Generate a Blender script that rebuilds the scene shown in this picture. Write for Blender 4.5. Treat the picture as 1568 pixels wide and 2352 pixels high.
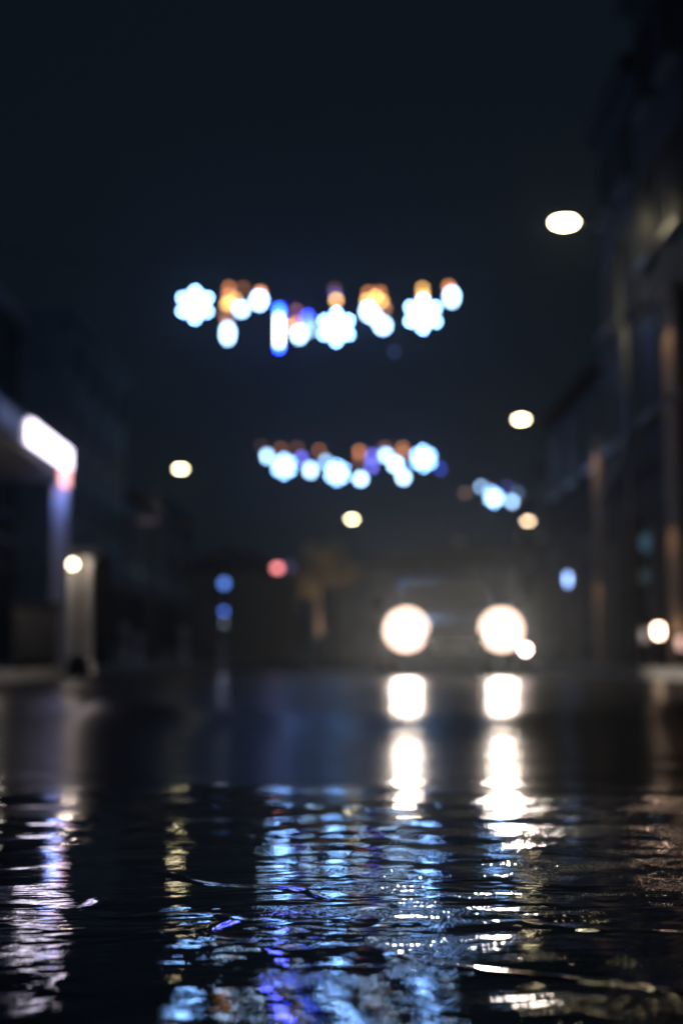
import bpy, bmesh, math, random
import numpy as np
from mathutils import Vector, Matrix
R = math.radians
random.seed(7)
sc = bpy.context.scene
for o in list(bpy.data.objects): bpy.data.objects.remove(o)
COL = sc.collection

# ------------------------------------------------------------------ camera
CAM_H, PITCH, FPX, CX, CY = 0.25, 5.889, 3267.0, 784.0, 1176.0
cd = bpy.data.cameras.new('camera'); cam = bpy.data.objects.new('camera', cd); COL.objects.link(cam)
cam.location = (0, 0, CAM_H); cam.rotation_euler = (R(90 + PITCH), 0, 0)
cd.sensor_fit = 'VERTICAL'; cd.sensor_height = 36; cd.lens = 50.0
cd.clip_start = 0.05; cd.clip_end = 1500
cd.dof.use_dof = True; cd.dof.focus_distance = 1.50; cd.dof.aperture_fstop = 2.75; cd.dof.aperture_blades = 0
sc.camera = cam

# ------------------------------------------------------------------ night sky
w = bpy.data.worlds.new('World'); sc.world = w; w.use_nodes = True
nt = w.node_tree; bg = nt.nodes['Background']
bg.inputs['Color'].default_value = (0.0034, 0.0062, 0.0100, 1); bg.inputs['Strength'].default_value = 1.0

sc.view_settings.view_transform = 'Standard'; sc.view_settings.look = 'None'
sc.view_settings.exposure = 0; sc.view_settings.gamma = 1
cy = sc.cycles
cy.use_denoising = True; cy.denoiser = 'OPENIMAGEDENOISE'
try: cy.denoising_input_passes = 'RGB_ALBEDO_NORMAL'; cy.denoising_prefilter = 'ACCURATE'
except Exception: pass
cy.use_adaptive_sampling = False
cy.max_bounces = 5; cy.volume_bounces = 0; cy.diffuse_bounces = 2; cy.glossy_bounces = 3
cy.sample_clamp_indirect = 0.0
cy.use_light_tree = True

# ------------------------------------------------------------------ helpers
_p = R(PITCH)
def at(px, py, Y):
    """pixel of the 1568x2352 view of the photograph -> world point at distance Y"""
    u = (px - CX) / FPX; v = (CY - py) / FPX
    d = Vector((u, math.cos(_p) - v * math.sin(_p), math.sin(_p) + v * math.cos(_p)))
    t = Y / d.y
    return Vector((d.x * t, Y, CAM_H + d.z * t))

MATS = {}
def mat(name, col, rough=0.6, metal=0.0, var=0.25, scale=3.0, bump=0.0, spec=0.5, coat=0.0, trans=0.0):
    if name in MATS: return MATS[name]
    m = bpy.data.materials.new(name); m.use_nodes = True; t = m.node_tree; b = t.nodes['Principled BSDF']
    b.inputs['Roughness'].default_value = rough; b.inputs['Metallic'].default_value = metal
    b.inputs['Specular IOR Level'].default_value = spec
    b.inputs['Coat Weight'].default_value = coat; b.inputs['Transmission Weight'].default_value = trans
    if var > 0:
        g = t.nodes.new('ShaderNodeNewGeometry')
        n = t.nodes.new('ShaderNodeTexNoise'); n.inputs['Scale'].default_value = scale; n.inputs['Detail'].default_value = 6
        t.links.new(g.outputs['Position'], n.inputs['Vector'])
        r = t.nodes.new('ShaderNodeValToRGB')
        r.color_ramp.elements[0].position = 0.3; r.color_ramp.elements[1].position = 0.7
        r.color_ramp.elements[0].color = tuple(c * (1 - var) for c in col) + (1,)
        r.color_ramp.elements[1].color = tuple(min(1, c * (1 + var)) for c in col) + (1,)
        t.links.new(n.outputs['Fac'], r.inputs['Fac']); t.links.new(r.outputs['Color'], b.inputs['Base Color'])
        if bump:
            bp = t.nodes.new('ShaderNodeBump'); bp.inputs['Strength'].default_value = bump; bp.inputs['Distance'].default_value = 0.01
            t.links.new(n.outputs['Fac'], bp.inputs['Height']); t.links.new(bp.outputs['Normal'], b.inputs['Normal'])
    else: b.inputs['Base Color'].default_value = tuple(col) + (1,)
    MATS[name] = m; return m
def brick(name, c1, c2, mortar, sc_=1.0):
    if name in MATS: return MATS[name]
    m = bpy.data.materials.new(name); m.use_nodes = True; t = m.node_tree; b = t.nodes['Principled BSDF']
    b.inputs['Roughness'].default_value = 0.8
    g = t.nodes.new('ShaderNodeTexCoord'); mp = t.nodes.new('ShaderNodeMapping'); mp.inputs['Rotation'].default_value = (R(90), 0, R(90))
    k = t.nodes.new('ShaderNodeTexBrick'); k.inputs['Scale'].default_value = sc_
    k.inputs['Color1'].default_value = c1 + (1,); k.inputs['Color2'].default_value = c2 + (1,); k.inputs['Mortar'].default_value = mortar + (1,)
    k.inputs['Brick Width'].default_value = .24; k.inputs['Row Height'].default_value = .08; k.inputs['Mortar Size'].default_value = .01
    t.links.new(g.outputs['Object'], mp.inputs[0]); t.links.new(mp.outputs[0], k.inputs['Vector']); t.links.new(k.outputs['Color'], b.inputs['Base Color'])
    MATS[name] = m; return m
def emit(name, col, s):
    key = name + str(s)
    if key in MATS: return MATS[key]
    m = bpy.data.materials.new(name); m.use_nodes = True; t = m.node_tree; b = t.nodes['Principled BSDF']
    b.inputs['Base Color'].default_value = (0.3, 0.3, 0.3, 1)
    b.inputs['Emission Color'].default_value = tuple(col) + (1,); b.inputs['Emission Strength'].default_value = s
    MATS[key] = m; return m

class MB:
    def __init__(s): s.bm = bmesh.new()
    def box(s, x0, x1, y0, y1, z0, z1, bev=0.0, rot=None, M=None):
        r = bmesh.ops.create_cube(s.bm, size=1.0)
        vs = r['verts']
        T = Matrix.Translation(((x0+x1)/2, (y0+y1)/2, (z0+z1)/2)) @ (rot or Matrix.Identity(4)) @ Matrix.Diagonal((abs(x1-x0), abs(y1-y0), abs(z1-z0), 1))
        bmesh.ops.transform(s.bm, matrix=(M @ T) if M else T, verts=vs)
        if bev:
            es = list({e for v in vs for e in v.link_edges})
            bmesh.ops.bevel(s.bm, geom=es, offset=bev, segments=2, affect='EDGES', profile=0.7)
        return s
    def tube(s, pts, r, n=10, r1=None):
        pts = [Vector(p) for p in pts]; r1 = r if r1 is None else r1
        rings = []
        for i, p in enumerate(pts):
            d = (pts[min(i+1, len(pts)-1)] - pts[max(i-1, 0)]).normalized()
            a = d.orthogonal() if abs(d.z) > .9 else d.cross(Vector((0, 0, 1)))
            a.normalize(); b = d.cross(a)
            rr = r + (r1 - r) * i / max(1, len(pts)-1)
            rings.append([s.bm.verts.new(p + a*rr*math.cos(t*2*math.pi/n) + b*rr*math.sin(t*2*math.pi/n)) for t in range(n)])
        for A, B in zip(rings, rings[1:]):
            for t in range(n): s.bm.faces.new((A[t], A[(t+1) % n], B[(t+1) % n], B[t]))
        s.bm.faces.new(rings[0][::-1]); s.bm.faces.new(rings[-1])
        return s
    def ball(s, c, rx, ry=None, rz=None, seg=16):
        r = bmesh.ops.create_uvsphere(s.bm, u_segments=seg, v_segments=max(6, seg//2+2), radius=1.0)
        bmesh.ops.transform(s.bm, matrix=Matrix.Translation(c) @ Matrix.Diagonal((rx, ry or rx, rz or rx, 1)), verts=r['verts'])
        return s
    def lathe(s, prof, n=20, c=(0, 0, 0), axis='z'):
        rings = []
        for (r, z) in prof:
            ring = []
            for t in range(n):
                a = 2*math.pi*t/n
                q = Vector((r*math.cos(a), r*math.sin(a), z)) if axis == 'z' else Vector((r*math.cos(a), z, r*math.sin(a)))
                ring.append(s.bm.verts.new(q + Vector(c)))
            rings.append(ring)
        for A, B in zip(rings, rings[1:]):
            for t in range(n): s.bm.faces.new((A[t], A[(t+1) % n], B[(t+1) % n], B[t]))
        s.bm.faces.new(rings[0][::-1]); s.bm.faces.new(rings[-1])
        return s
    def prism(s, poly, x0, x1):
        """polygon in (y, z) extruded along x"""
        A = [s.bm.verts.new((x0, y, z)) for y, z in poly]; B = [s.bm.verts.new((x1, y, z)) for y, z in poly]
        n = len(poly)
        s.bm.faces.new(A); s.bm.faces.new(B[::-1])
        for i in range(n): s.bm.faces.new((A[i], B[i], B[(i+1) % n], A[(i+1) % n]))
        return s
    def build(s, name, m, parent=None, smooth=False, label=None):
        bmesh.ops.recalc_face_normals(s.bm, faces=s.bm.faces)
        me = bpy.data.meshes.new(name); s.bm.to_mesh(me); s.bm.free()
        if smooth:
            for p in me.polygons: p.use_smooth = True
        o = bpy.data.objects.new(name, me); COL.objects.link(o); me.materials.append(m)
        if parent: o.parent = parent
        if label: o['label'] = label
        return o
def thing(name, label, cat, loc=(0, 0, 0), rz=0, group=None):
    o = bpy.data.objects.new(name, None); COL.objects.link(o); o.location = loc; o.rotation_euler = (0, 0, rz)
    o['label'] = label; o['category'] = cat
    if group: o['group'] = group
    return o
def tag(o, label, cat, group=None):
    o['label'] = label; o['category'] = cat
    if group: o['group'] = group
    return o
def struct(o, kind='structure'): o['kind'] = kind; return o
def dup(root, loc, label, rz=None, scale=None):
    def cp(o, par):
        c = o.copy(); COL.objects.link(c); c.parent = par
        for ch in o.children: cp(ch, c)
        return c
    kids = list(root.children)
    r = root.copy(); COL.objects.link(r)
    for k in kids: cp(k, r)
    r.location = loc; r['label'] = label
    if rz is not None: r.rotation_euler = (0, 0, rz)
    if scale: r.scale = (scale,)*3
    return r
def lamp(name, kind, loc, power, col, parent, radius=0.05, rot=None, spot=None, blend=0.5):
    l = bpy.data.lights.new(name, kind); l.energy = power; l.color = col
    if kind in ('POINT', 'SPOT'): l.shadow_soft_size = radius
    if kind == 'SPOT': l.spot_size = spot; l.spot_blend = blend
    o = bpy.data.objects.new(name, l); COL.objects.link(o); o.location = loc
    if rot: o.rotation_euler = rot
    o.parent = parent
    return o

# ------------------------------------------------------------------ the flooded road: one sheet, real ripples
rng = np.random.RandomState(11)
def waves(X, Yy, n, lam0, lam1, slope, dirs, spread, seed):
    """sum of sines, wavelength lam0..lam1, rms slope, crest directions"""
    r = np.random.RandomState(seed); z = np.zeros_like(X)
    for i in range(n):
        lam = lam0 * (lam1/lam0) ** r.rand(); k = 2*math.pi/lam
        th = dirs[r.randint(len(dirs))] + r.randn()*spread + math.pi/2
        a = slope / k * math.sqrt(2.0/n)
        z += a*np.sin(k*(X*math.cos(th) + Yy*math.sin(th)) + r.rand()*6.283)
    return z
def sstep(a, b, v):
    t = np.clip((v-a)/(b-a), 0, 1); return t*t*(3-2*t)
NC, NR = 900, 1150
inv = np.linspace(1/0.5, 1/140.0, NR)
ys = np.concatenate([[-25, -6, -1.5, 0.0, 0.3], 1/inv])
t = np.linspace(-1, 1, NC); tu = 0.30*t + 0.70*t**3
Wd = np.clip(2.4 + 0.9*np.maximum(ys, 0), 2.4, 120); Wd[0] = 30; Wd[1] = 12; Wd[2] = 4
X = tu[None, :]*Wd[:, None]; Yg = np.repeat(ys[:, None], NC, 1)
# warp the domain a little so crests bend and break up
wx = waves(X, Yg, 8, .25, .9, .16, [0, 1.57], .6, 1); wy = waves(X, Yg, 8, .2, .8, .16, [0, 1.57], .6, 2)
Xw, Yw = X+wx, Yg+wy
edge = waves(X, Yg, 9, .25, 1.3, 1.0, [0], 1.0, 31); edge = .22*edge/edge[(Yg > 1) & (Yg < 4)].std()
near = sstep(3.15, 2.20, Yg + edge); mid = sstep(6.5, 5.0, Yg)*(1-near); fadefine = sstep(9, 3, Yg)
patch = 0.55 + 0.9*sstep(-.5, .9, waves(X, Yg, 10, .18, .7, 1.0, [0.25, -0.25], .3, 3)/0.04)
z = near*patch*(waves(Xw, Yw, 30, .03, .09, math.tan(R(.60)), [R(30), R(-30), 0], .20, 4)
                + (1+.9*sstep(1.4, 1.1, Yg))*waves(Xw, Yw, 30, .009, .03, math.tan(R(.95)), [R(10), R(-10)], .20, 5))
z += near*waves(Xw, Yw, 8, .10, .22, math.tan(R(.8)), [R(34), R(-30)], .10, 6)
# sharp little standing crests where the flow folds
fold = waves(X, Yg, 10, .12, .5, 1.0, [R(32), R(-32)], .12, 27); fold = fold/fold[(Yg > .5) & (Yg < 3)].std()
z += near*.0012*np.exp(-(fold/.20)**2)*sstep(-.2, .8, waves(X, Yg, 8, .2, .6, 1.0, [0], 1.5, 22)/.05)*sstep(2.3, 1.7, Yg)
z += mid*(waves(Xw, Yw, 20, .10, .5, math.tan(R(.9)), [0], .25, 7) + waves(Xw, Yw, 16, .05, .1, math.tan(R(0.35)), [0], .4, 8))
# a low swell in the road surface, its near side facing the camera
cyl = 5.6 + np.minimum(.9*(X-.3)**2, 2.2)
z += 0.042*np.exp(-((Yg-cyl)/0.85)**2)
z += (1-near-mid)*fadefine*waves(Xw, Yw, 16, .2, .8, math.tan(R(.9)), [0], .3, 9)
z += sstep(6, 12, Yg)*waves(X, Yg, 12, 1.5, 7, math.tan(R(.22)), [0], .6, 10)
z[:5] = 0
co = np.stack([X, Yg, z], -1).reshape(-1, 3).astype(np.float32)
nr, nc = X.shape
idx = np.arange(nr*nc).reshape(nr, nc)
q = np.stack([idx[:-1, :-1], idx[:-1, 1:], idx[1:, 1:], idx[1:, :-1]], -1).reshape(-1, 4).astype(np.int32)
me = bpy.data.meshes.new('road'); me.vertices.add(len(co)); me.vertices.foreach_set('co', co.ravel())
me.loops.add(q.size); me.loops.foreach_set('vertex_index', q.ravel())
me.polygons.add(len(q)); me.polygons.foreach_set('loop_start', np.arange(0, q.size, 4, dtype=np.int32))
me.polygons.foreach_set('use_smooth', np.ones(len(q), dtype=bool))
me.update(calc_edges=True)
road = bpy.data.objects.new('road', me); COL.objects.link(road); struct(road)

def road_mat():
    m = bpy.data.materials.new('flooded_asphalt'); m.use_nodes = True; t = m.node_tree; b = t.nodes['Principled BSDF']
    g = t.nodes.new('ShaderNodeNewGeometry')
    def noise(scale, det=3, sx=1, sy=1, rough=.5):
        mp = t.nodes.new('ShaderNodeMapping'); mp.inputs['Scale'].default_value = (sx, sy, 1)
        n = t.nodes.new('ShaderNodeTexNoise'); n.inputs['Scale'].default_value = scale; n.inputs['Detail'].default_value = det; n.inputs['Roughness'].default_value = rough
        t.links.new(g.outputs['Position'], mp.inputs[0]); t.links.new(mp.outputs[0], n.inputs['Vector']); return n
    def ramp(src, a, b_, v0=0., v1=1.):
        r = t.nodes.new('ShaderNodeMapRange'); r.inputs[1].default_value = a; r.inputs[2].default_value = b_; r.inputs[3].default_value = v0; r.inputs[4].default_value = v1
        r.interpolation_type = 'SMOOTHSTEP'; t.links.new(src, r.inputs[0]); return r
    def mul(a, b2):
        x = t.nodes.new('ShaderNodeMath'); x.operation = 'MULTIPLY'; t.links.new(a, x.inputs[0])
        if isinstance(b2, float): x.inputs[1].default_value = b2
        else: t.links.new(b2, x.inputs[1])
        return x
    sep = t.nodes.new('ShaderNodeSeparateXYZ'); t.links.new(g.outputs['Position'], sep.inputs[0])
    en = noise(3.2, 3, 1.0, 1.3); ea = t.nodes.new('ShaderNodeMath'); ea.operation = 'MULTIPLY_ADD'; ea.inputs[1].default_value = 2.6; ea.inputs[2].default_value = -1.3
    t.links.new(en.outputs['Fac'], ea.inputs[0]); yb = t.nodes.new('ShaderNodeMath'); yb.operation = 'ADD'; t.links.new(ea.outputs[0], yb.inputs[0]); t.links.new(sep.outputs['Y'], yb.inputs[1])
    # asphalt grains breaking the thin film near the camera, in patches
    grain = noise(230, 1, 1, .55, .6)
    film = ramp(noise(6, 4, 1, 1.8).outputs['Fac'], .50, .60)
    nearm = ramp(sep.outputs['Y'], 2.15, 1.55)
    shore = ramp(sep.outputs['Y'], 1.03, .96, 0, .5)
    mx = t.nodes.new('ShaderNodeMath'); mx.operation = 'MAXIMUM'; t.links.new(film.outputs[0], mx.inputs[0]); t.links.new(shore.outputs[0], mx.inputs[1])
    side = ramp(sep.outputs['X'], -.16, .18, .10, 1.5)
    gl = mul(mul(mx.outputs[0], side.outputs[0]).outputs[0], nearm.outputs[0])
    rs = mul(mul(ramp(sep.outputs['X'], .16, .34).outputs[0], ramp(yb.outputs[0], 2.9, 2.3).outputs[0]).outputs[0], ramp(noise(5, 4, 1, 2.2).outputs['Fac'], .44, .54, 0, 3.0).outputs[0])
    gs = t.nodes.new('ShaderNodeMath'); gs.operation = 'MAXIMUM'; t.links.new(gl.outputs[0], gs.inputs[0]); t.links.new(rs.outputs[0], gs.inputs[1])
    b1 = t.nodes.new('ShaderNodeBump'); b1.inputs['Distance'].default_value = .0007
    t.links.new(mul(gs.outputs[0], .75).outputs[0], b1.inputs['Strength']); t.links.new(grain.outputs['Fac'], b1.inputs['Height'])
    rip = noise(45, 4, .55, 1.2, .55)
    b2 = t.nodes.new('ShaderNodeBump'); b2.inputs['Distance'].default_value = .00030
    t.links.new(mul(nearm.outputs[0], .6).outputs[0], b2.inputs['Strength']); t.links.new(rip.outputs['Fac'], b2.inputs['Height']); t.links.new(b1.outputs[0], b2.inputs['Normal'])
    t.links.new(b2.outputs[0], b.inputs['Normal'])
    # wet film roughness: thin, rougher film far down the street, standing water nearer
    far = ramp(yb.outputs[0], 2.25, 3.1, .02, .24)
    io = ramp(yb.outputs[0], 2.3, 3.2, 1.34, 1.13); t.links.new(io.outputs[0], b.inputs['IOR'])
    t.links.new(far.outputs[0], b.inputs['Roughness'])
    c = t.nodes.new('ShaderNodeValToRGB'); c.color_ramp.elements[0].color = (.010, .011, .013, 1); c.color_ramp.elements[1].color = (.030, .031, .034, 1)
    t.links.new(noise(120, 5).outputs['Fac'], c.inputs['Fac']); t.links.new(c.outputs['Color'], b.inputs['Base Color'])
    # away from the standing water the film only covers part of the stones
    df = t.nodes.new('ShaderNodeBsdfDiffuse'); t.links.new(c.outputs['Color'], df.inputs['Color']); df.inputs['Roughness'].default_value = .6
    ms = t.nodes.new('ShaderNodeMixShader'); cov = ramp(yb.outputs[0], 2.3, 3.0, 0.0, .55)
    t.links.new(cov.outputs[0], ms.inputs[0]); t.links.new(b.outputs[0], ms.inputs[1]); t.links.new(df.outputs[0], ms.inputs[2])
    t.links.new(ms.outputs[0], t.nodes['Material Output'].inputs['Surface'])
    return m
me.materials.append(road_mat())

M_con = mat('wet_concrete', (.16, .155, .15), .35, scale=4, bump=.3)
M_kerb = mat('kerb_stone', (.28, .28, .27), .35, scale=6, bump=.3)
M_metal = mat('painted_metal', (.05, .055, .06), .4, .6, scale=5)
M_steel = mat('galvanised_steel', (.35, .36, .37), .4, .8, scale=5)
M_glass = mat('dark_glass', (.01, .012, .015), .45, var=0, spec=.15)
M_plaster = mat('grey_plaster', (.30, .29, .27), .85, scale=1.2, bump=.4)
M_white = mat('white_paint', (.75, .74, .72), .6, var=.08, scale=4)
M_frame = mat('grey_window_frame', (.07, .07, .07), .5, var=.1)
M_tile = mat('roof_tiles', (.07, .045, .04), .7, scale=6, bump=.6)
M_wood = mat('dark_wood', (.08, .05, .035), .5, scale=8)
M_black = mat('black_plastic', (.02, .02, .022), .45, var=.1)
M_wire = mat('black_cable', (.015, .015, .015), .5, var=0)

# pavements with kerbs on both sides of the street (the kerb is a real step)
def pavement(name, poly, zt=.12):
    b = MB(); vs = [b.bm.verts.new((x, y, zt)) for x, y in poly]; f = b.bm.faces.new(vs)
    r = bmesh.ops.extrude_face_region(b.bm, geom=[f]); bmesh.ops.translate(b.bm, vec=(0, 0, -.3), verts=[v for v in r['geom'] if isinstance(v, bmesh.types.BMVert)])
    p = struct(b.build(name, M_con))
    return p
pavement('pavement_left', [(-4.05, 10.65), (-3.75, 11.2), (-3.75, 60), (-5.0, 95), (-60, 95), (-60, 10.0), (-7, 10.2)])
pavement('pavement_right', [(4.3, 12.6), (4.0, 13.2), (4.6, 40), (8.2, 95), (70, 95), (70, 11.6), (7, 12.2)])
def kerb(name, pts, inner=.14):
    b = MB()
    for (x0, y0), (x1, y1) in zip(pts, pts[1:]):
        L = math.hypot(x1-x0, y1-y0); n = max(1, int(L/1.0)); a = math.atan2(y1-y0, x1-x0)
        for i in range(n):
            t0, t1 = i/n, (i+1)/n
            mx, my = x0+(x1-x0)*(t0+t1)/2, y0+(y1-y0)*(t0+t1)/2
            b.box(-L/n/2+.004, L/n/2-.004, -.075, .075, -.15, .132, .012, M=Matrix.Translation((mx, my, 0)) @ Matrix.Rotation(a, 4, 'Z'))
    return struct(b.build(name, M_kerb))
kerb('kerb_left', [(-12, 10.09), (-7, 10.14), (-4.05, 10.6), (-3.70, 11.2), (-3.70, 60)])
kerb('kerb_right', [(16, 12.0), (7, 12.14), (4.3, 12.55), (3.95, 13.2), (4.55, 40), (7.0, 75)])

# ------------------------------------------------------------------ buildings
def building(name, label, side, X, y0, y1, H, wall, floors=3, bays=4, depth=9, roof='pitched', shop=True, trim=M_white):
    """facade in the plane x = X facing the street; side -1 left, +1 right. Local frame: facade at x=0, body goes to side*depth"""
    g = thing(name, label, 'building', (X, y0, .12))
    L = y1-y0; s = side
    MB().box(0, s*depth, 0, L, -.3, H).build('wall', wall, g)
    rf = MB()
    if roof == 'pitched':
        e = .35; top = H+1.6
        b = rf.bm
        P = [(-s*e, -.15, H), (s*(depth+e), -.15, H), (s*depth/2, -.15, top)]
        A = [b.verts.new(p) for p in P]; B = [b.verts.new((p[0], L+.15, p[2])) for p in P]
        b.faces.new(A); b.faces.new(B[::-1])
        for i in range(3): b.faces.new((A[i], B[i], B[(i+1) % 3], A[(i+1) % 3]))
        ro = rf.build('roof', M_tile, g)
        MB().box(s*depth*.5-.35, s*depth*.5+.35, L*.7, L*.7+.6, H+1.2, H+2.3, .02).build('chimney', wall, ro)
    else:
        rf.box(-s*.25, s*depth, -.1, L+.1, H, H+.35, .04).build('cornice', trim, g)
    MB().box(-s*.06, -s*.003, 0, L, 3.35, 3.5).build('string_course', trim, g)
    fh = (H-3.6)/max(1, floors-1)
    for f in range(floors):
        for i in range(bays):
            w_ = L/bays; c = w_*(i+.5)
            if f == 0:
                if shop:
                    if i == bays//2:
                        d = MB().box(-s*.05, -s*.004, c-.5, c+.5, 0, 2.3, .01).build('door', M_wood, g)
                        MB().ball((-s*.09, c+.38, 1.05), .035, seg=10).build('handle', M_steel, d)
                    else:
                        fr = MB().box(-s*.08, -s*.004, c-w_*.42, c+w_*.42, .5, 2.7, .01).build('shop_window', M_metal, g)
                        MB().box(-s*.10, -s*.082, c-w_*.38, c+w_*.38, .6, 2.6).build('pane', M_glass, fr)
                    continue
                z0, hh = .9, 1.4
            else:
                z0 = 3.6+(f-1)*fh+.55; hh = min(1.55, fh-1.0)
            ww = min(.6, w_*.3)
            fb = MB()
            fb.box(-s*.05, -s*.004, c-ww, c+ww, z0, z0+.07).box(-s*.05, -s*.004, c-ww, c+ww, z0+hh-.07, z0+hh)
            fb.box(-s*.05, -s*.004, c-ww, c-ww+.07, z0+.072, z0+hh-.072).box(-s*.05, -s*.004, c+ww-.07, c+ww, z0+.072, z0+hh-.072)
            fb.box(-s*.05, -s*.004, c-.03, c+.03, z0+.072, z0+hh-.072)
            fr = fb.build('window', M_frame, g)
            MB().box(-s*.02, -s*.006, c-ww+.06, c+ww-.06, z0+.06, z0+hh-.06).build('pane', M_glass, fr)
            MB().box(-s*.14, -s*.004, c-ww-.06, c+ww+.06, z0-.1, z0-.004, .008).build('sill', M_kerb, fr)
    return g
W_brickred = brick('red_brick', (.16, .06, .045), (.11, .045, .035), (.2, .19, .18))
W_brickyel = brick('yellow_brick', (.24, .19, .12), (.19, .15, .10), (.25, .24, .22))
W_green = mat('green_grey_render', (.17, .21, .19), .85, scale=1.5, bump=.3)
W_warm = mat('sand_render', (.34, .27, .19), .85, scale=1.5, bump=.3)
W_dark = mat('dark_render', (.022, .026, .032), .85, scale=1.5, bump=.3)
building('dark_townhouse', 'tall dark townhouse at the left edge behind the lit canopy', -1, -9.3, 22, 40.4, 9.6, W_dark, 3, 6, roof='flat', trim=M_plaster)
building('green_house', 'green grey rendered house whose roof edge slopes down beside the dark townhouse', -1, -7.9, 41, 51.5, 10.0, W_green, 4, 4, roof='flat', trim=W_green)
building('brick_shop', 'low red brick shop past the green grey house on the left', -1, -7.9, 52, 62, 6.0, W_brickred, 2, 4)
building('plaster_house', 'grey plaster house behind the blue signal post', -1, -7.9, 62.5, 74, 7.0, M_plaster, 3, 4)
building('corner_shop', 'wide brick shop closing the street behind the pink red sign', -1, -2.6, 84, 96, 5.2, W_brickyel, 2, 4, depth=8)
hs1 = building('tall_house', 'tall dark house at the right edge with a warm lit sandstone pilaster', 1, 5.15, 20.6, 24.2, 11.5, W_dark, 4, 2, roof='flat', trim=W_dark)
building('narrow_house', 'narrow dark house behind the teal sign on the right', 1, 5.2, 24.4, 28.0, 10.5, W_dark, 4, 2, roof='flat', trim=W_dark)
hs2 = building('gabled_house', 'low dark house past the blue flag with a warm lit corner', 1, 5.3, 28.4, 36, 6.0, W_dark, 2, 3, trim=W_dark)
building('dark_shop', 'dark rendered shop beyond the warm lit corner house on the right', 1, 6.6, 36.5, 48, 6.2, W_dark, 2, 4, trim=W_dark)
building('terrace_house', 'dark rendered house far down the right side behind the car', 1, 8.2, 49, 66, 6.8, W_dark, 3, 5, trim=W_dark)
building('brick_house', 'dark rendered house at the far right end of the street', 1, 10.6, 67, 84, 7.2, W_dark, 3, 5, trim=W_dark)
building('end_house', 'plaster house closing the far end of the street behind the car', -1, 18, 97, 104, 6.4, M_plaster, 3, 6, depth=19)

MB().box(-.14, -.004, .5, 1.25, -.1, 5.6, .02).build('pilaster', W_warm, hs1)
MB().box(-.18, -.004, .45, 1.3, 5.602, 5.8, .01).build('capital', W_warm, hs1)
MB().box(-.14, -.004, .0, .62, -.1, 4.6, .02).build('pilaster', W_warm, hs2)

# ------------------------------------------------------------------ street lamps
def street_lamp(px, py, Y, side, label, s=1.0, strength=150, col=(1, .86, .50)):
    p = at(px, py, Y); g = thing('street_lamp', label, 'street lamp', (p.x, p.y, 0), group='street lamps along the street')
    z = p.z; xo = side*1.0
    b = MB().tube([(xo, 0, 0), (xo, 0, z*.5), (xo, 0, z-.6)], .08, 12, .05); b.build('pole', M_metal, g, True)
    MB().lathe([(.14, -.02), (.14, .5), (.10, .6), (.085, .62)], 14, (xo, 0, 0)).build('base', M_metal, g, True)
    MB().tube([(xo, 0, z-.6), (xo*.97, 0, z-.25), (xo*.8, 0, z-.02), (xo*.45, 0, z+.10), (.2*side, 0, z+.11)], .04, 10, .03).build('arm', M_metal, g, True)
    hd = MB().lathe([(.26, .0), (.27, .05), (.22, .12), (.08, .17), (.03, .18)], 24, (0, 0, z)).build('lamp_head', M_metal, g, True)
    MB().ball((0, 0, z-.012), .21*s, .21*s, .065*s, 20).build('lens', emit('lamp_lens', col, strength), hd, True)
    return g
street_lamp(1295, 509, 25, 1, 'biggest and highest street lamp, glowing pale yellow at the upper right', 1.0, 45)
street_lamp(1196, 962, 46, 1, 'street lamp glowing above the smallest garland on the right', .92, 34)
street_lamp(415, 1076, 58, -1, 'only lit street lamp on the left side, left of the lower garland', .85, 40)
street_lamp(808, 1192, 79, -1, 'street lamp in the middle of the street below the lower garland', .8, 55)
street_lamp(1212, 1196, 50, -1, 'small warm street lamp just below the smallest garland', .62, 22, (1, .72, .45))
street_lamp(1068, 1132, 67, 1, 'dim brown street lamp touching the left of the smallest garland', .5, 3.0, (1, .6, .38))

# ------------------------------------------------------------------ garlands
E_flake = emit('cold_white_led', (.22, .47, 1.0), 72)
E_ball = emit('cold_white_globe', (.52, .76, 1.0), 9)
def snowflake_mesh(parent, Rr, E=E_flake, tube=.022):
    b = MB()
    for k in range(6):
        a = R(90+60*k); d = Vector((math.cos(a), 0, math.sin(a)))
        b.tube([d*.05, d*Rr*.9], tube*.45, 6); b.ball(d*Rr*.98, .034, seg=8)
        for f, l in ((.35, .22), (.68, .15)):
            for sg in (-1, 1):
                a2 = a+sg*R(52); d2 = Vector((math.cos(a2), 0, math.sin(a2)))
                b.tube([d*Rr*f, d*Rr*f + d2*Rr*l], tube*.4, 6)
    b.build('light_tube', E, parent)
    MB().lathe([(.05, -.03), (.05, .03)], 12, axis='y').build('hub', E, parent)
def hanger(parent, z0, z1): MB().tube([(0, 0, z0), (0, 0, z1)], .006, 6).build('hanger', M_wire, parent)
PXM = {30: FPX/30, 53: FPX/53, 75: FPX/75}
protos = {}
ORD = ['leftmost', 'second', 'third', 'fourth', 'fifth', 'sixth', 'seventh', 'eighth', 'ninth', 'tenth', 'eleventh', 'twelfth']
def ordname(i, n):
    if n == 1: return 'only'
    if i == 0: return 'leftmost'
    if i == n-1: return 'rightmost'
    return ORD[i] + ' from left'
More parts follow.
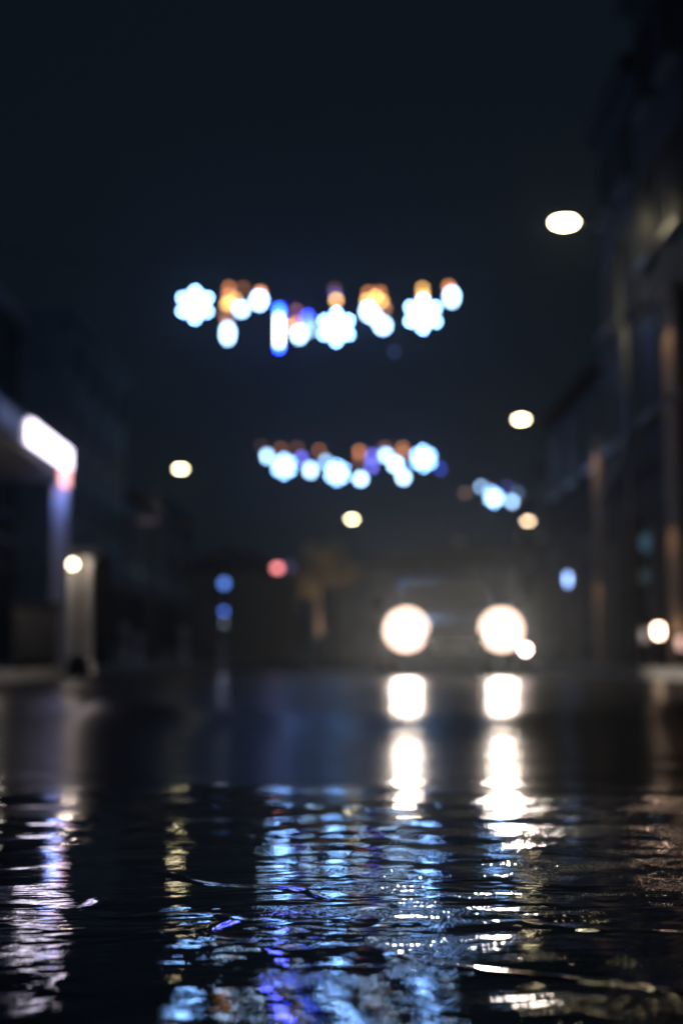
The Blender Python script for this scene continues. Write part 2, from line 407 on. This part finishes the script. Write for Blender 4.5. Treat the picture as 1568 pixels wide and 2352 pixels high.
def garland(Y, gname, which, wire_y, x0, x1, flakes, globes, bulbs, tubes):
    """flakes/globes/bulbs in pixels of the 1568-wide photo"""
    root = thing('string_light', 'black cable with warm bulbs carrying the %s snowflake garland across the street' % which, 'string light', (0, Y, 0), group='cables of the garlands')
    pts = []
    zt = at(784, wire_y, Y).z
    xa, xb = x0, x1
    for i in range(33):
        t_ = i/32; x = xa+(xb-xa)*t_; pts.append((x, 0, zt + .9*(2*t_-1)**2 - .0))
    cb = MB().tube(pts, .012, 6)
    for it in list(flakes) + list(globes) + list(bulbs) + list(tubes):
        q_ = at(it[0], it[1], Y); zc = zt + .9*(2*(q_.x-xa)/(xb-xa)-1)**2
        top = q_.z + (.30 if len(it) == 3 else .5 if len(it) == 7 else .08)
        if zc > top: cb.tube([(q_.x, .0, top), (q_.x, 0, zc)], .006, 5)      # drop wire down to each ornament
    cb.build('cable', M_wire, root)
    for (px, py, r, c, s) in bulbs:
        p = at(px, py, Y)
        MB().ball((p.x, 0, p.z), r, seg=12).build('bulb', emit('warm_bulb_%d%d' % (px, py), c, s), root, True)
    grp = 'white snowflake lights of the street garlands'
    flakes = sorted(flakes)
    for i, (px, py, d) in enumerate(flakes):
        p = at(px, py, Y)
        lab = '%s white six-armed snowflake light on the %s garland' % (ordname(i, len(flakes)), which)
        if 'flake' not in protos:
            g = thing('snowflake_light', lab, 'snowflake light', p, group=grp); snowflake_mesh(g, .31); hanger(g, .31, .62); protos['flake'] = g
            g.scale = (d/.62,)*3
        else: dup(protos['flake'], p, lab, scale=d/.62)
    globes = sorted(globes)
    for i, (px, py, r, rz, c, s) in enumerate(globes):
        p = at(px, py, Y)
        cn = 'blue' if c[0] < .3 else ('violet' if c[0] > c[1] else 'white')
        same = [g_ for g_ in globes if (('blue' if g_[4][0] < .3 else ('violet' if g_[4][0] > g_[4][1] else 'white')) == cn)]
        lab = '%s small %s globe light on the %s garland' % (ordname(same.index(globes[i]), len(same)), cn, which)
        g = thing('globe_light', lab, 'globe light', p, group='small globe lights of the street garlands')
        MB().ball((0, 0, 0), r, r, rz, 14).build('globe', emit('globe_%s_%s' % (cn, s), c, s), g, True)
        MB().lathe([(.03, rz-.01), (.03, rz+.05), (.012, rz+.06)], 10).build('cap', M_black, g)
        hanger(g, rz+.05, rz+.3)
    for (px, py, L, c, s, lab, r) in tubes:
        p = at(px, py, Y); g = thing('light_tube', lab, 'light tube', p, group='hanging light tubes')
        MB().tube([(0, 0, -L*.48), (0, 0, L*.30)], r, 10).build('tube', emit('tube_%d' % px, c, s), g, True)
        MB().tube([(0, 0, L*.302), (0, 0, L*.56)], r*.9, 10).build('tube_tip', emit('tubetip_%d' % px, (.004, .02, 1), 260), g, True)
        MB().tube([(0, 0, -L*.60), (0, 0, -L*.482)], r*.9, 10).build('tube_end', emit('tubetip_%d' % px, (.004, .02, 1), 260), g, True)
        hanger(g, L*.56, L*.8)
    return root
CW = (.36, .62, 1.0); WM = (1, .36, .11); AM = (1, .52, .12); VI = (.17, .17, 1.0); BL = (.05, .10, 1.0)
BLw = (.22, .30, 1.0)
garland(30, 'upper', 'upper', 640, -8.6, 8.6,
    [(448, 700, .62), (772, 752, .62), (971, 722, .64)],
    [(595, 690, .115, .14, CW, 18), (554, 710, .10, .10, CW, 16), (523, 766, .09, .19, CW, 15), (687, 768, .10, .13, CW, 16),
     (845, 715, .10, .14, CW, 16), (879, 748, .115, .115, CW, 17), (860, 728, .09, .10, CW, 15), (1037, 682, .10, .16, CW, 16), (905, 808, .05, .05, BLw, .40), (706, 738, .07, .17, (.02, .04, 1.0), 30), (712, 757, .06, .09, CW, 6)],
    [(526, 661, .055, WM, 3.30), (525, 678, .055, WM, 4.50), (526, 695, .055, AM, 12.00), (520, 700, .05, AM, 7.50), (558, 662, .05, WM, 1.50), (540, 688, .05, AM, 7.50), (515, 724, .05, WM, 1.50), (522, 738, .05, WM, 3.00), (680, 713, .05, WM, 1.65),
     (678, 742, .05, WM, 6.00), (668, 750, .05, AM, 7.50), (768, 663, .05, WM, 0.68), (769, 674, .05, VI, 2.2), (772, 689, .055, AM, 10.50), (846, 672, .055, WM, 3.30), (872, 671, .055, WM, 3.30),
     (843, 690, .055, AM, 10.50), (863, 682, .055, AM, 10.50), (876, 692, .055, AM, 9.00), (884, 708, .05, WM, 3.00), (970, 663, .055, AM, 6.30), (971, 680, .055, AM, 9.00), (1030, 658, .055, WM, 4.50), (1034, 668, .055, WM, 6.00), (598, 672, .055, WM, 7.50)],
    [(641, 752, .78, (.62, .70, 1.0), 22, 'long vertical white tube with blue ends hanging in the upper garland', .035)])
garland(53, 'lower', 'lower', 1024, -9.5, 9.5,
    [(652, 1071, .62), (774, 1086, .62), (972, 1053, .66)],
    [(613, 1048, .10, .16, CW, 12), (713, 1080, .15, .18, CW, 12), (748, 1060, .12, .12, CW, 6), (828, 1100, .13, .13, CW, 18), (886, 1046, .14, .14, CW, 12),
     (908, 1067, .16, .16, CW, 17), (926, 1096, .13, .15, CW, 17), (692, 1053, .10, .13, VI, 5.5), (855, 1047, .10, .13, VI, 5.5), (853, 1072, .11, .12, VI, 5), (1010, 1076, .08, .08, BL, 3.5)],
    [(645, 1031, .08, WM, 1.60), (682, 1029, .08, WM, 1.00), (733, 1034, .08, WM, 2.00), (825, 1036, .08, WM, 3.80), (826, 1045, .06, WM, 3.20), (823, 1060, .08, WM, 1.00), (884, 1029, .08, WM, 1.40), (924, 1029, .08, WM, 3.20), (925, 1040, .08, WM, 3.20), (600, 1024, .07, WM, 0.50)],
    [])
garland(75, 'smallest', 'smallest', 1112, 1.0, 12.5,
    [(1134, 1144, .62), ],
    [(1104, 1118, .12, .12, CW, 8), (1175, 1152, .16, .16, CW, 9), (1187, 1132, .12, .12, (.35, .55, 1.), 1.6), (1126, 1128, .12, .12, CW, 5), (1163, 1118, .09, .09, VI, 1.8)],
    [], [])

# ------------------------------------------------------------------ the oncoming car
Yc = 19.3
hl, hr = at(932, 1447, Yc), at(1150, 1446, Yc)
car = thing('oncoming_car', 'dark hatchback driving towards us with both headlights blazing', 'car', ((hl.x+hr.x)/2, Yc, 0))
M_paint = mat('dark_car_paint', (.02, .024, .03), .25, .3, var=.1, coat=1.0)
def car_section(y, pts): return [(x, y, z_) for x, z_ in pts]
def loft(parent, name, secs, m):
    b = MB(); rings = []
    for y, half in secs:
        pts = half + [(-x, z_) for x, z_ in half[::-1]]
        rings.append([b.bm.verts.new((x, y, z_)) for x, z_ in pts])
    n = len(rings[0])
    for A, B in zip(rings, rings[1:]):
        for i in range(n): b.bm.faces.new((A[i], A[(i+1) % n], B[(i+1) % n], B[i]))
    b.bm.faces.new(rings[0]); b.bm.faces.new(rings[-1][::-1])
    o = b.build(name, m, parent, True)
    o.modifiers.new('sub', 'SUBSURF').levels = 1; o.modifiers['sub'].render_levels = 2
    return o
def S(wb, wt, zb, zs, zt): return [(wb, zb), (wt+.02, zb+.12), (wt, zs), (wt*.93, zt-.02), (wt*.55, zt), (.12, zt+.01)]
loft(car, 'body', [(-.10, S(.62, .70, .26, .48, .62)), (-.04, S(.76, .82, .20, .52, .74)), (.35, S(.80, .88, .18, .62, .84)), (1.1, S(.82, .9, .17, .72, .95)),
                   (2.0, S(.82, .9, .17, .76, .98)), (3.3, S(.82, .9, .17, .78, .99)), (4.0, S(.78, .86, .22, .74, .98)), (4.15, S(.70, .80, .30, .65, .92))], M_paint)
loft(car, 'roof', [(1.05, [(.70, .93), (.70, .94), (.69, .95), (.66, .96), (.3, .97), (.1, .975)]), (1.75, [(.72, .93), (.71, 1.1), (.64, 1.40), (.56, 1.44), (.3, 1.46), (.1, 1.47)]),
                   (3.0, [(.72, .93), (.71, 1.1), (.64, 1.42), (.56, 1.47), (.3, 1.49), (.1, 1.5)]), (3.9, [(.70, .93), (.70, 1.0), (.60, 1.32), (.52, 1.38), (.3, 1.40), (.1, 1.40)])], M_paint)
# windscreen: raked glass just proud of the roof shell
b = MB(); v = [b.bm.verts.new(p) for p in ((-.64, 1.03, .975), (.64, 1.03, .975), (.55, 1.66, 1.40), (-.55, 1.66, 1.40))]
f = b.bm.faces.new(v); r_ = bmesh.ops.extrude_face_region(b.bm, geom=[f]); bmesh.ops.translate(b.bm, vec=(0, .012, -.02), verts=[x for x in r_['geom'] if isinstance(x, bmesh.types.BMVert)])
b.build('windscreen', M_glass, car)
MB().box(-.42, .42, -.125, -.09, .44, .60, .015).build('grille', M_black, car)
MB().box(-.66, .66, -.135, -.08, .24, .36, .02).build('bumper', M_black, car)
MB().box(-.26, .26, -.150, -.137, .36, .47, .004).build('number_plate', M_white, car)
for sx in (-1, 1):
    x = sx*.64
    hd = MB().lathe([(.16, .03), (.185, -.10), (.17, -.115)], 20, (x, 0, hl.z), axis='y').build('headlight', M_steel, car, True)
    MB().lathe([(.166, -.118), (.27, -.108), (.28, -.06), (.22, -.05)], 28, (x, 0, hl.z), axis='y').build('bloom_bowl', emit('bloom_bowl', (1, .66, .50), 3.5), hd, True)  # oversized glowing bowl stands in for the bloom around the headlight
    MB().lathe([(.165, -.118), (.13, -.135), (.02, -.142)], 20, (x, 0, hl.z), axis='y').build('lens', emit('headlight_lens', (1, .84, .70), 300), hd, True)
    mr = MB().ball((sx*1.0, 1.25, 1.02), .11, .06, .07).build('wing_mirror', M_paint, car, True)
    for yy in (.75, 3.35):
        ty = MB().lathe([(.20, -.1), (.30, -.1), (.315, -.07), (.315, .07), (.30, .1), (.20, .1)], 28, (0, 0, 0), axis='y').build('wheel', M_black, car, True)
        ty.rotation_euler = (0, 0, R(90)); ty.location = (sx*.80, yy, .31)
        MB().lathe([(.19, -.06), (.20, .0), (.19, .06)], 20, axis='y').build('rim', M_steel, ty, True)
    s_ = lamp('headlight_beam', 'SPOT', (x, -.17, hl.z), 125, (1, .84, .68), car, .15, (R(88.5), 0, R(180)), R(50), .9)
fg = at(1203, 1492, Yc)
fo = MB().lathe([(.055, .0), (.06, -.04)], 14, (fg.x-car.location.x, -.10, fg.z), axis='y').build('fog_light', M_steel, car, True)
MB().lathe([(.052, -.042), (.02, -.055)], 14, (fg.x-car.location.x, -.10, fg.z), axis='y').build('lens', emit('fog_lens', (1, .72, .66), 22), fo, True)

# ------------------------------------------------------------------ lit canopy at the left edge
CXn = -4.05
kg = thing('canopy_shop', 'shop porch at the left edge with glowing white canopy edge and blue lit pillar', 'shop', (CXn, 16.6, .12))
MB().box(-.02, -4.5, 0, 4.4, 2.75, 2.87, .02).build('canopy', mat('dark_soffit', (.12, .11, .12), .6), kg)
MB().box(0.0, .06, 1.55, 4.25, 2.90, 3.20, .01).build('light_panel', emit('white_sign_panel', (.86, .78, 1.0), 5.0), kg)
MB().box(0.0, .05, -.2, 1.0, 2.90, 3.16, .01).build('light_panel', emit('blue_sign_panel', (.10, .22, .7), .13), kg, label='dim blue unlit-looking panel left of the bright one')
MB().box(-.06, .0, -.25, 4.35, 2.872, 3.24, .01).build('fascia', M_metal, kg)
MB().box(.0, .10, 3.75, 3.95, 2.62, 2.88, .02).build('sign_lamp', emit('pink_sign_lamp', (1, .42, .40), 3.0), kg)
MB().box(-.16, .06, 4.02, 4.24, -.1, 2.74, .015).build('pillar', mat('blue_white_pillar', (.62, .66, .8), .5, var=.1), kg)
MB().box(-3.2, -3.0, 0, 4.3, -.2, 2.74).build('back_wall', W_dark, kg)
lf = MB().lathe([(.05, 2.60), (.06, 2.74)], 12, (-.05, 3.72, 0)).build('fill_downlight', M_steel, kg)
lamp('fill_downlight_bulb', 'POINT', (.02, 3.70, 2.52), 4.0, (.20, .36, 1.0), kg, .05)  # added blue fill with its fixture, to colour the pillar
lf2 = MB().lathe([(.05, 2.66), (.06, 2.74)], 12, (-.75, 2.1, 0)).build('fill_downlight', M_steel, kg)
lamp('fill_downlight_bulb', 'POINT', (-.45, 2.0, 1.6), 3.5, (1, .86, .74), kg, .05)  # added fill hanging free below its fixture, brightens the utility cabinet
p = at(88, 1480, 19.2)
ub = thing('utility_cabinet', 'grey box-shaped utility cabinet standing under the canopy', 'cabinet', (p.x, 19.2, .12))
MB().box(-.30, .30, -.2, .2, .06, .84, .02).build('body', mat('cabinet_grey', (.38, .36, .34), .5), ub)
MB().box(-.33, .33, -.23, .23, .842, .88, .01).build('lid', M_steel, ub); MB().box(-.28, .28, -.18, .18, -.02, .057).build('plinth', M_con, ub)
MB().box(-.27, .0, -.215, -.203, .12, .78, .004).build('door', mat('cabinet_grey', (0, 0, 0)), ub); MB().box(.01, .27, -.215, -.203, .12, .78, .004).build('door', MATS['cabinet_grey'], ub)

# porch: round lamp over two white columns
Yp = 24.5
pl = at(168, 1296, Yp)
lt = thing('wall_lantern', 'round cream lantern above the white porch columns on the left', 'lantern', (pl.x, Yp, pl.z))
MB().ball((0, 0, 0), .05, seg=14).build('globe', emit('cream_lantern', (1, .80, .52), 22), lt, True)
MB().tube([(0, .06, .0), (0, .12, .09), (0, .25, .09)], .015, 8).build('bracket', M_metal, lt)
MB().lathe([(.03, .05), (.04, .06), (.01, .09)], 12).build('cap', M_metal, lt)
lamp('lantern_glow', 'POINT', (.06, -.22, .0), 7, (1, .82, .72), lt, .06)
a0, a1 = at(167, 1300, Yp+.3), at(203, 1300, Yp+.3)
pc = thing('porch', 'white porch with two pale lit columns left of the bollards', 'porch', (0, Yp+.3, .12))
for xx in (a0.x, a1.x):
    MB().lathe([(.12, 0), (.12, .08), (.085, .12), (.075, 1.75), (.11, 1.82), (.11, 1.88)], 18, (xx, 0, 0)).build('column', M_white, pc, True)
MB().box(a0.x-.3, a1.x+.25, -.13, 1.2, 1.885, 2.03, .01).build('lintel', W_dark, pc)
MB().box(a0.x-.3, a1.x+.25, .9, 1.2, 0, 1.88).build('back_wall', W_dark, pc)
# bollards
for i, (px, Y, h, lab) in enumerate([(183, 11.6, .16, 'stubby pale bollard at the kerb in front of the porch columns'), (285, 27, .80, 'pale bollard left of two, right of the white porch'), (318, 28.5, .62, 'shorter pale bollard right of the tall pale bollard'),
                          (422, 29, .78, 'lone pale bollard below the left street lamp'), (510, 30, .5, 'low pale bollard below the two blue lights')]):
    p = at(px, 1500, Y); g = thing('bollard', lab, 'bollard', (p.x, Y, .12), group='bollards on the left pavement')
    MB().lathe([(.11, -.02), (.11, .05), (.085, .07), (.08, h-.1), (.09, h-.08), (.09, h-.04), (.05, h)], 16).build('post', M_white if i else M_kerb, g, True)
    MB().lathe([(.0845, h*.55), (.0845, h*.70)], 16).build('reflective_band', M_steel, g, True)

# blue signal post
Ys = 35
p0, p1, p2 = at(515, 1340, Ys), at(517, 1404, Ys), at(518, 1431, Ys)
sp = thing('signal_post', 'dark post carrying two round blue lights one above the other', 'signal', (p0.x, Ys, .12))
MB().tube([(0, .12, -.05), (0, .12, p0.z+.25)], .045, 12).build('pole', M_metal, sp, True)
MB().box(-.16, .16, -.02, .09, p1.z-.12-.14, p0.z-.12+.2, .02).build('housing', M_black, sp)
MB().lathe([(.10, -.03), (.085, -.05)], 18, (0, 0, p0.z-.12), axis='y').build('lens', emit('blue_signal', (.12, .30, 1.), 2.1), sp)
MB().lathe([(.06, -.03), (.05, -.05)], 18, (0, 0, p1.z-.12), axis='y').build('lens', emit('blue_signal2', (.08, .20, .9), 3.4), sp)
MB().lathe([(.05, -.03), (.04, -.05)], 18, (0, 0, p2.z-.12), axis='y').build('lens', emit('grey_signal', (.3, .42, .5), .7), sp)
lamp('bollard_fill', 'POINT', (0, -.3, .9), 4.0, (.7, .75, 1), sp, .05)  # added fill light for the bollards, not emitted by the signal lenses

def wall_sign(name, label, px, py, Y, w_, h_, col, s, back_x=None, cat='sign', post=True):
    p = at(px, py, Y); g = thing(name, label, cat, (p.x, Y, p.z))
    MB().box(-w_/2-.03, w_/2+.03, -.02, .08, -h_/2-.03, h_/2+.03, .01).build('frame', M_black, g)
    MB().ball((0, -.045, 0), w_/2, .02, h_/2, 20).build('face', emit(name+'_face', col, s), g, True)
    if post: MB().tube([(0, .05, -p.z+.05), (0, .05, -h_/2-.03)], .035, 10).build('post', M_metal, g)
    return g
wall_sign('lit_sign', 'pink red glowing round sign in front of the brick shop', 637, 1305, 50, .30, .22, (1, .26, .28), 4.5)
wall_sign('lit_sign', 'dim violet sign just right of the pink red sign', 664, 1302, 52, .30, .30, (.20, .18, .5), .35)
wall_sign('lit_sign', 'upright oval pale blue sign right of the car', 1302, 1331, 24, .08, .22, (.30, .48, 1.0), 6.0)
wall_sign('lit_sign', 'faint pale panel above the brick shop on the left', 340, 1196, 51, .9, .22, (.5, .36, .40), .10)
wall_sign('lit_sign', 'pale blue glowing panel imitating the windscreen reflection above and between the headlights', 1012, 1366, 36, .40, .14, (.42, .55, 1.0), 1.6)  # glowing panel down the street stands in for the reflection on the windscreen
# right side
for (px, y0, y1, Y, w_, c, s, lab) in [(1481, 1225, 1268, 23.6, .18, (.09, .28, .42), .26, 'upper dim teal upright panel by the right house'), (1480, 1310, 1340, 23.6, .18, (.06, .15, .2), .22, 'lower dim teal upright panel by the right house')]:
    wall_sign('teal_panel', lab, px, (y0+y1)/2, Y, w_, (y1-y0)/FPX*Y, c, s, post=False)
def bollard_light(px, py, Y, lab, s, c=(1, .66, .45), r=.06):
    p = at(px, py, Y); g = thing('bollard_light', lab, 'bollard light', (p.x, Y, .12), group='low lights on the right pavement'); z_ = p.z-.12
    MB().lathe([(.07, -.02), (.07, z_-.10), (.08, z_-.09)], 16).build('post', M_metal, g, True)
    MB().lathe([(r*.8, z_-.088), (r, z_-.05), (r, z_+.06), (r*.8, z_+.08)], 16).build('glass', emit('bollard_glass_%d' % px, c, s), g, True)
    MB().lathe([(.085, z_+.082), (.08, z_+.11), (.03, z_+.13)], 16).build('cap', M_metal, g, True)
bollard_light(1511, 1449, 21.2, 'bright warm bollard light near the right edge', 20)
bollard_light(1478, 1459, 21.6, 'dim grey bollard light left of the bright warm one', .5, (.55, .5, .5), .05)
bollard_light(1562, 1476, 20.4, 'dim pinkish bollard light at the right edge', 1.6, (.9, .55, .45), .05)

# warm wall lamps on the right houses (the light that shows on their walls)
def wall_lamp(loc, lab, power, col=(1, .62, .36), s=6):
    g = thing('wall_lamp', lab, 'wall lamp', loc, group='small lamps on the right house fronts')
    MB().box(-.03, .2, -.02, .02, -.03, .0, .004).build('bracket', M_metal, g)
    MB().lathe([(.05, -.12), (.07, -.04), (.02, -.03)], 12, (-.06, 0, 0)).build('shade', M_metal, g, True)
    lamp('wall_lamp_bulb', 'SPOT', (-.06, 0, -.16), power, col, g, .03, (0, R(-8), 0), R(110), .8)
wall_lamp((4.74, 21.5, 5.70), 'lamp high on the sand coloured house at the right edge', 12)
wall_lamp((4.74, 21.5, 2.6), 'lamp low on the sand coloured house at the right edge', 8)
wall_lamp((4.93, 28.6, 4.75), 'lamp at the upper corner of the house past the blue flag', 18)
wall_lamp((4.93, 28.6, 2.1), 'lamp at the lower corner of the house past the blue flag', 8)

# flag and tall pole on the right
p = at(1452, 1513, 24.0)
fp = thing('flagpole', 'tall pale pole carrying the drooping blue grey flag', 'pole', (p.x, 24.0, .12))
MB().tube([(0, 0, -.05), (0, 0, 5.9)], .05, 12, .03).build('mast', M_steel, fp, True); MB().ball((0, 0, 5.93), .06).build('finial', M_steel, fp, True)
b = MB(); N = 16; grid = []
for i in range(N):
    t_ = i/(N-1); row = []
    for j in range(10):
        s_ = j/9; row.append(b.bm.verts.new((-.02-.42*t_ - .0*s_ + .0, .06*math.sin(s_*7+t_*3), 3.95 - 1.0*t_ - .55*s_*(.6+.4*t_))))
    grid.append(row)
for i in range(N-1):
    for j in range(9): b.bm.faces.new((grid[i][j], grid[i+1][j], grid[i+1][j+1], grid[i][j+1]))
fl = b.build('flag', mat('blue_grey_cloth', (.28, .38, .5), .9, var=.15), None, True); fl.location = (p.x-.05, 24.0, .12)
fl.modifiers.new('thick', 'SOLIDIFY').thickness = .006
tag(fl, 'blue grey flag drooping from the tall pole on the right', 'flag')

# lit tree at the end of the street
def tree(px, Y, H, cr, label, seed, nleaf=3200):
    p = at(px, 1500, Y); r = random.Random(seed)
    g = thing('street_tree', label, 'tree', (p.x, Y, .05), group='trees at the end of the street')
    b = MB().tube([(0, 0, -.1), (.03, 0, H*.3), (-.04, .02, H*.55), (0, 0, H*.8)], .13, 10, .05)
    for k in range(7):
        a = r.random()*6.28; z0 = H*(.45+.3*r.random()); l = cr*(.5+.4*r.random())
        b.tube([(0, 0, z0), (l*.5*math.cos(a), l*.5*math.sin(a), z0+l*.4), (l*math.cos(a), l*math.sin(a), z0+l*.7)], .04, 6, .012)
    b.build('trunk', mat('bark', (.09, .07, .05), .9, scale=12, bump=.8), g, True)
    c = MB()
    cl = [(r.gauss(0, cr*.45), r.gauss(0, cr*.45), H*.78+r.gauss(0, cr*.38), cr*(.2+.25*r.random())) for _ in range(16)]
    for _ in range(nleaf):
        x, y, z_, q_ = r.choice(cl); v = Vector((r.gauss(0, 1), r.gauss(0, 1), r.gauss(0, 1))).normalized()*q_*r.random()**.4
        o = Vector((x, y, z_))+v; n = Vector((r.gauss(0, 1), r.gauss(0, 1), r.gauss(0, 1))).normalized(); a = n.orthogonal().normalized()*.07; bb = n.cross(a)*.6
        c.bm.faces.new([c.bm.verts.new(o+a), c.bm.verts.new(o+bb), c.bm.verts.new(o-a), c.bm.verts.new(o-bb)])
    c.build('crown', mat('leaves', (.12, .10, .045), .6, scale=2), g)
    return g
tr = tree(732, 58, 5.2, 1.25, 'small warm-lit tree behind and left of the headlights', 3)
ul = thing('added_uplight', 'small uplight added at the foot of the tree to light it warmly', 'uplight', (tr.location.x, 56.6, .0))  # lamp added to warm the tree, no visible source there
MB().lathe([(.1, 0), (.12, .12), (.08, .14)], 14).build('housing', M_metal, ul); lamp('added_uplight_bulb', 'SPOT', (0, 0, .2), 650, (1, .72, .42), ul, .06, (R(158), 0, 0), R(70), .6)
tree(1290, 64, 6.0, 1.6, 'dark tree right of the car near the far end of the street', 5)

# ------------------------------------------------------------------ damp night air
hz = MB().box(-75, 75, -6, 150, -1.3, 16).build('haze', bpy.data.materials.new('haze_air')); struct(hz, 'stuff')
m = hz.data.materials[0]; m.use_nodes = True; t = m.node_tree; t.nodes.clear()
o_ = t.nodes.new('ShaderNodeOutputMaterial'); v_ = t.nodes.new('ShaderNodeVolumePrincipled'); t.links.new(v_.outputs[0], o_.inputs['Volume'])
v_.inputs['Color'].default_value = (.8, .9, 1, 1); v_.inputs['Density'].default_value = .0009; v_.inputs['Anisotropy'].default_value = .90
print('built', len(bpy.data.objects))
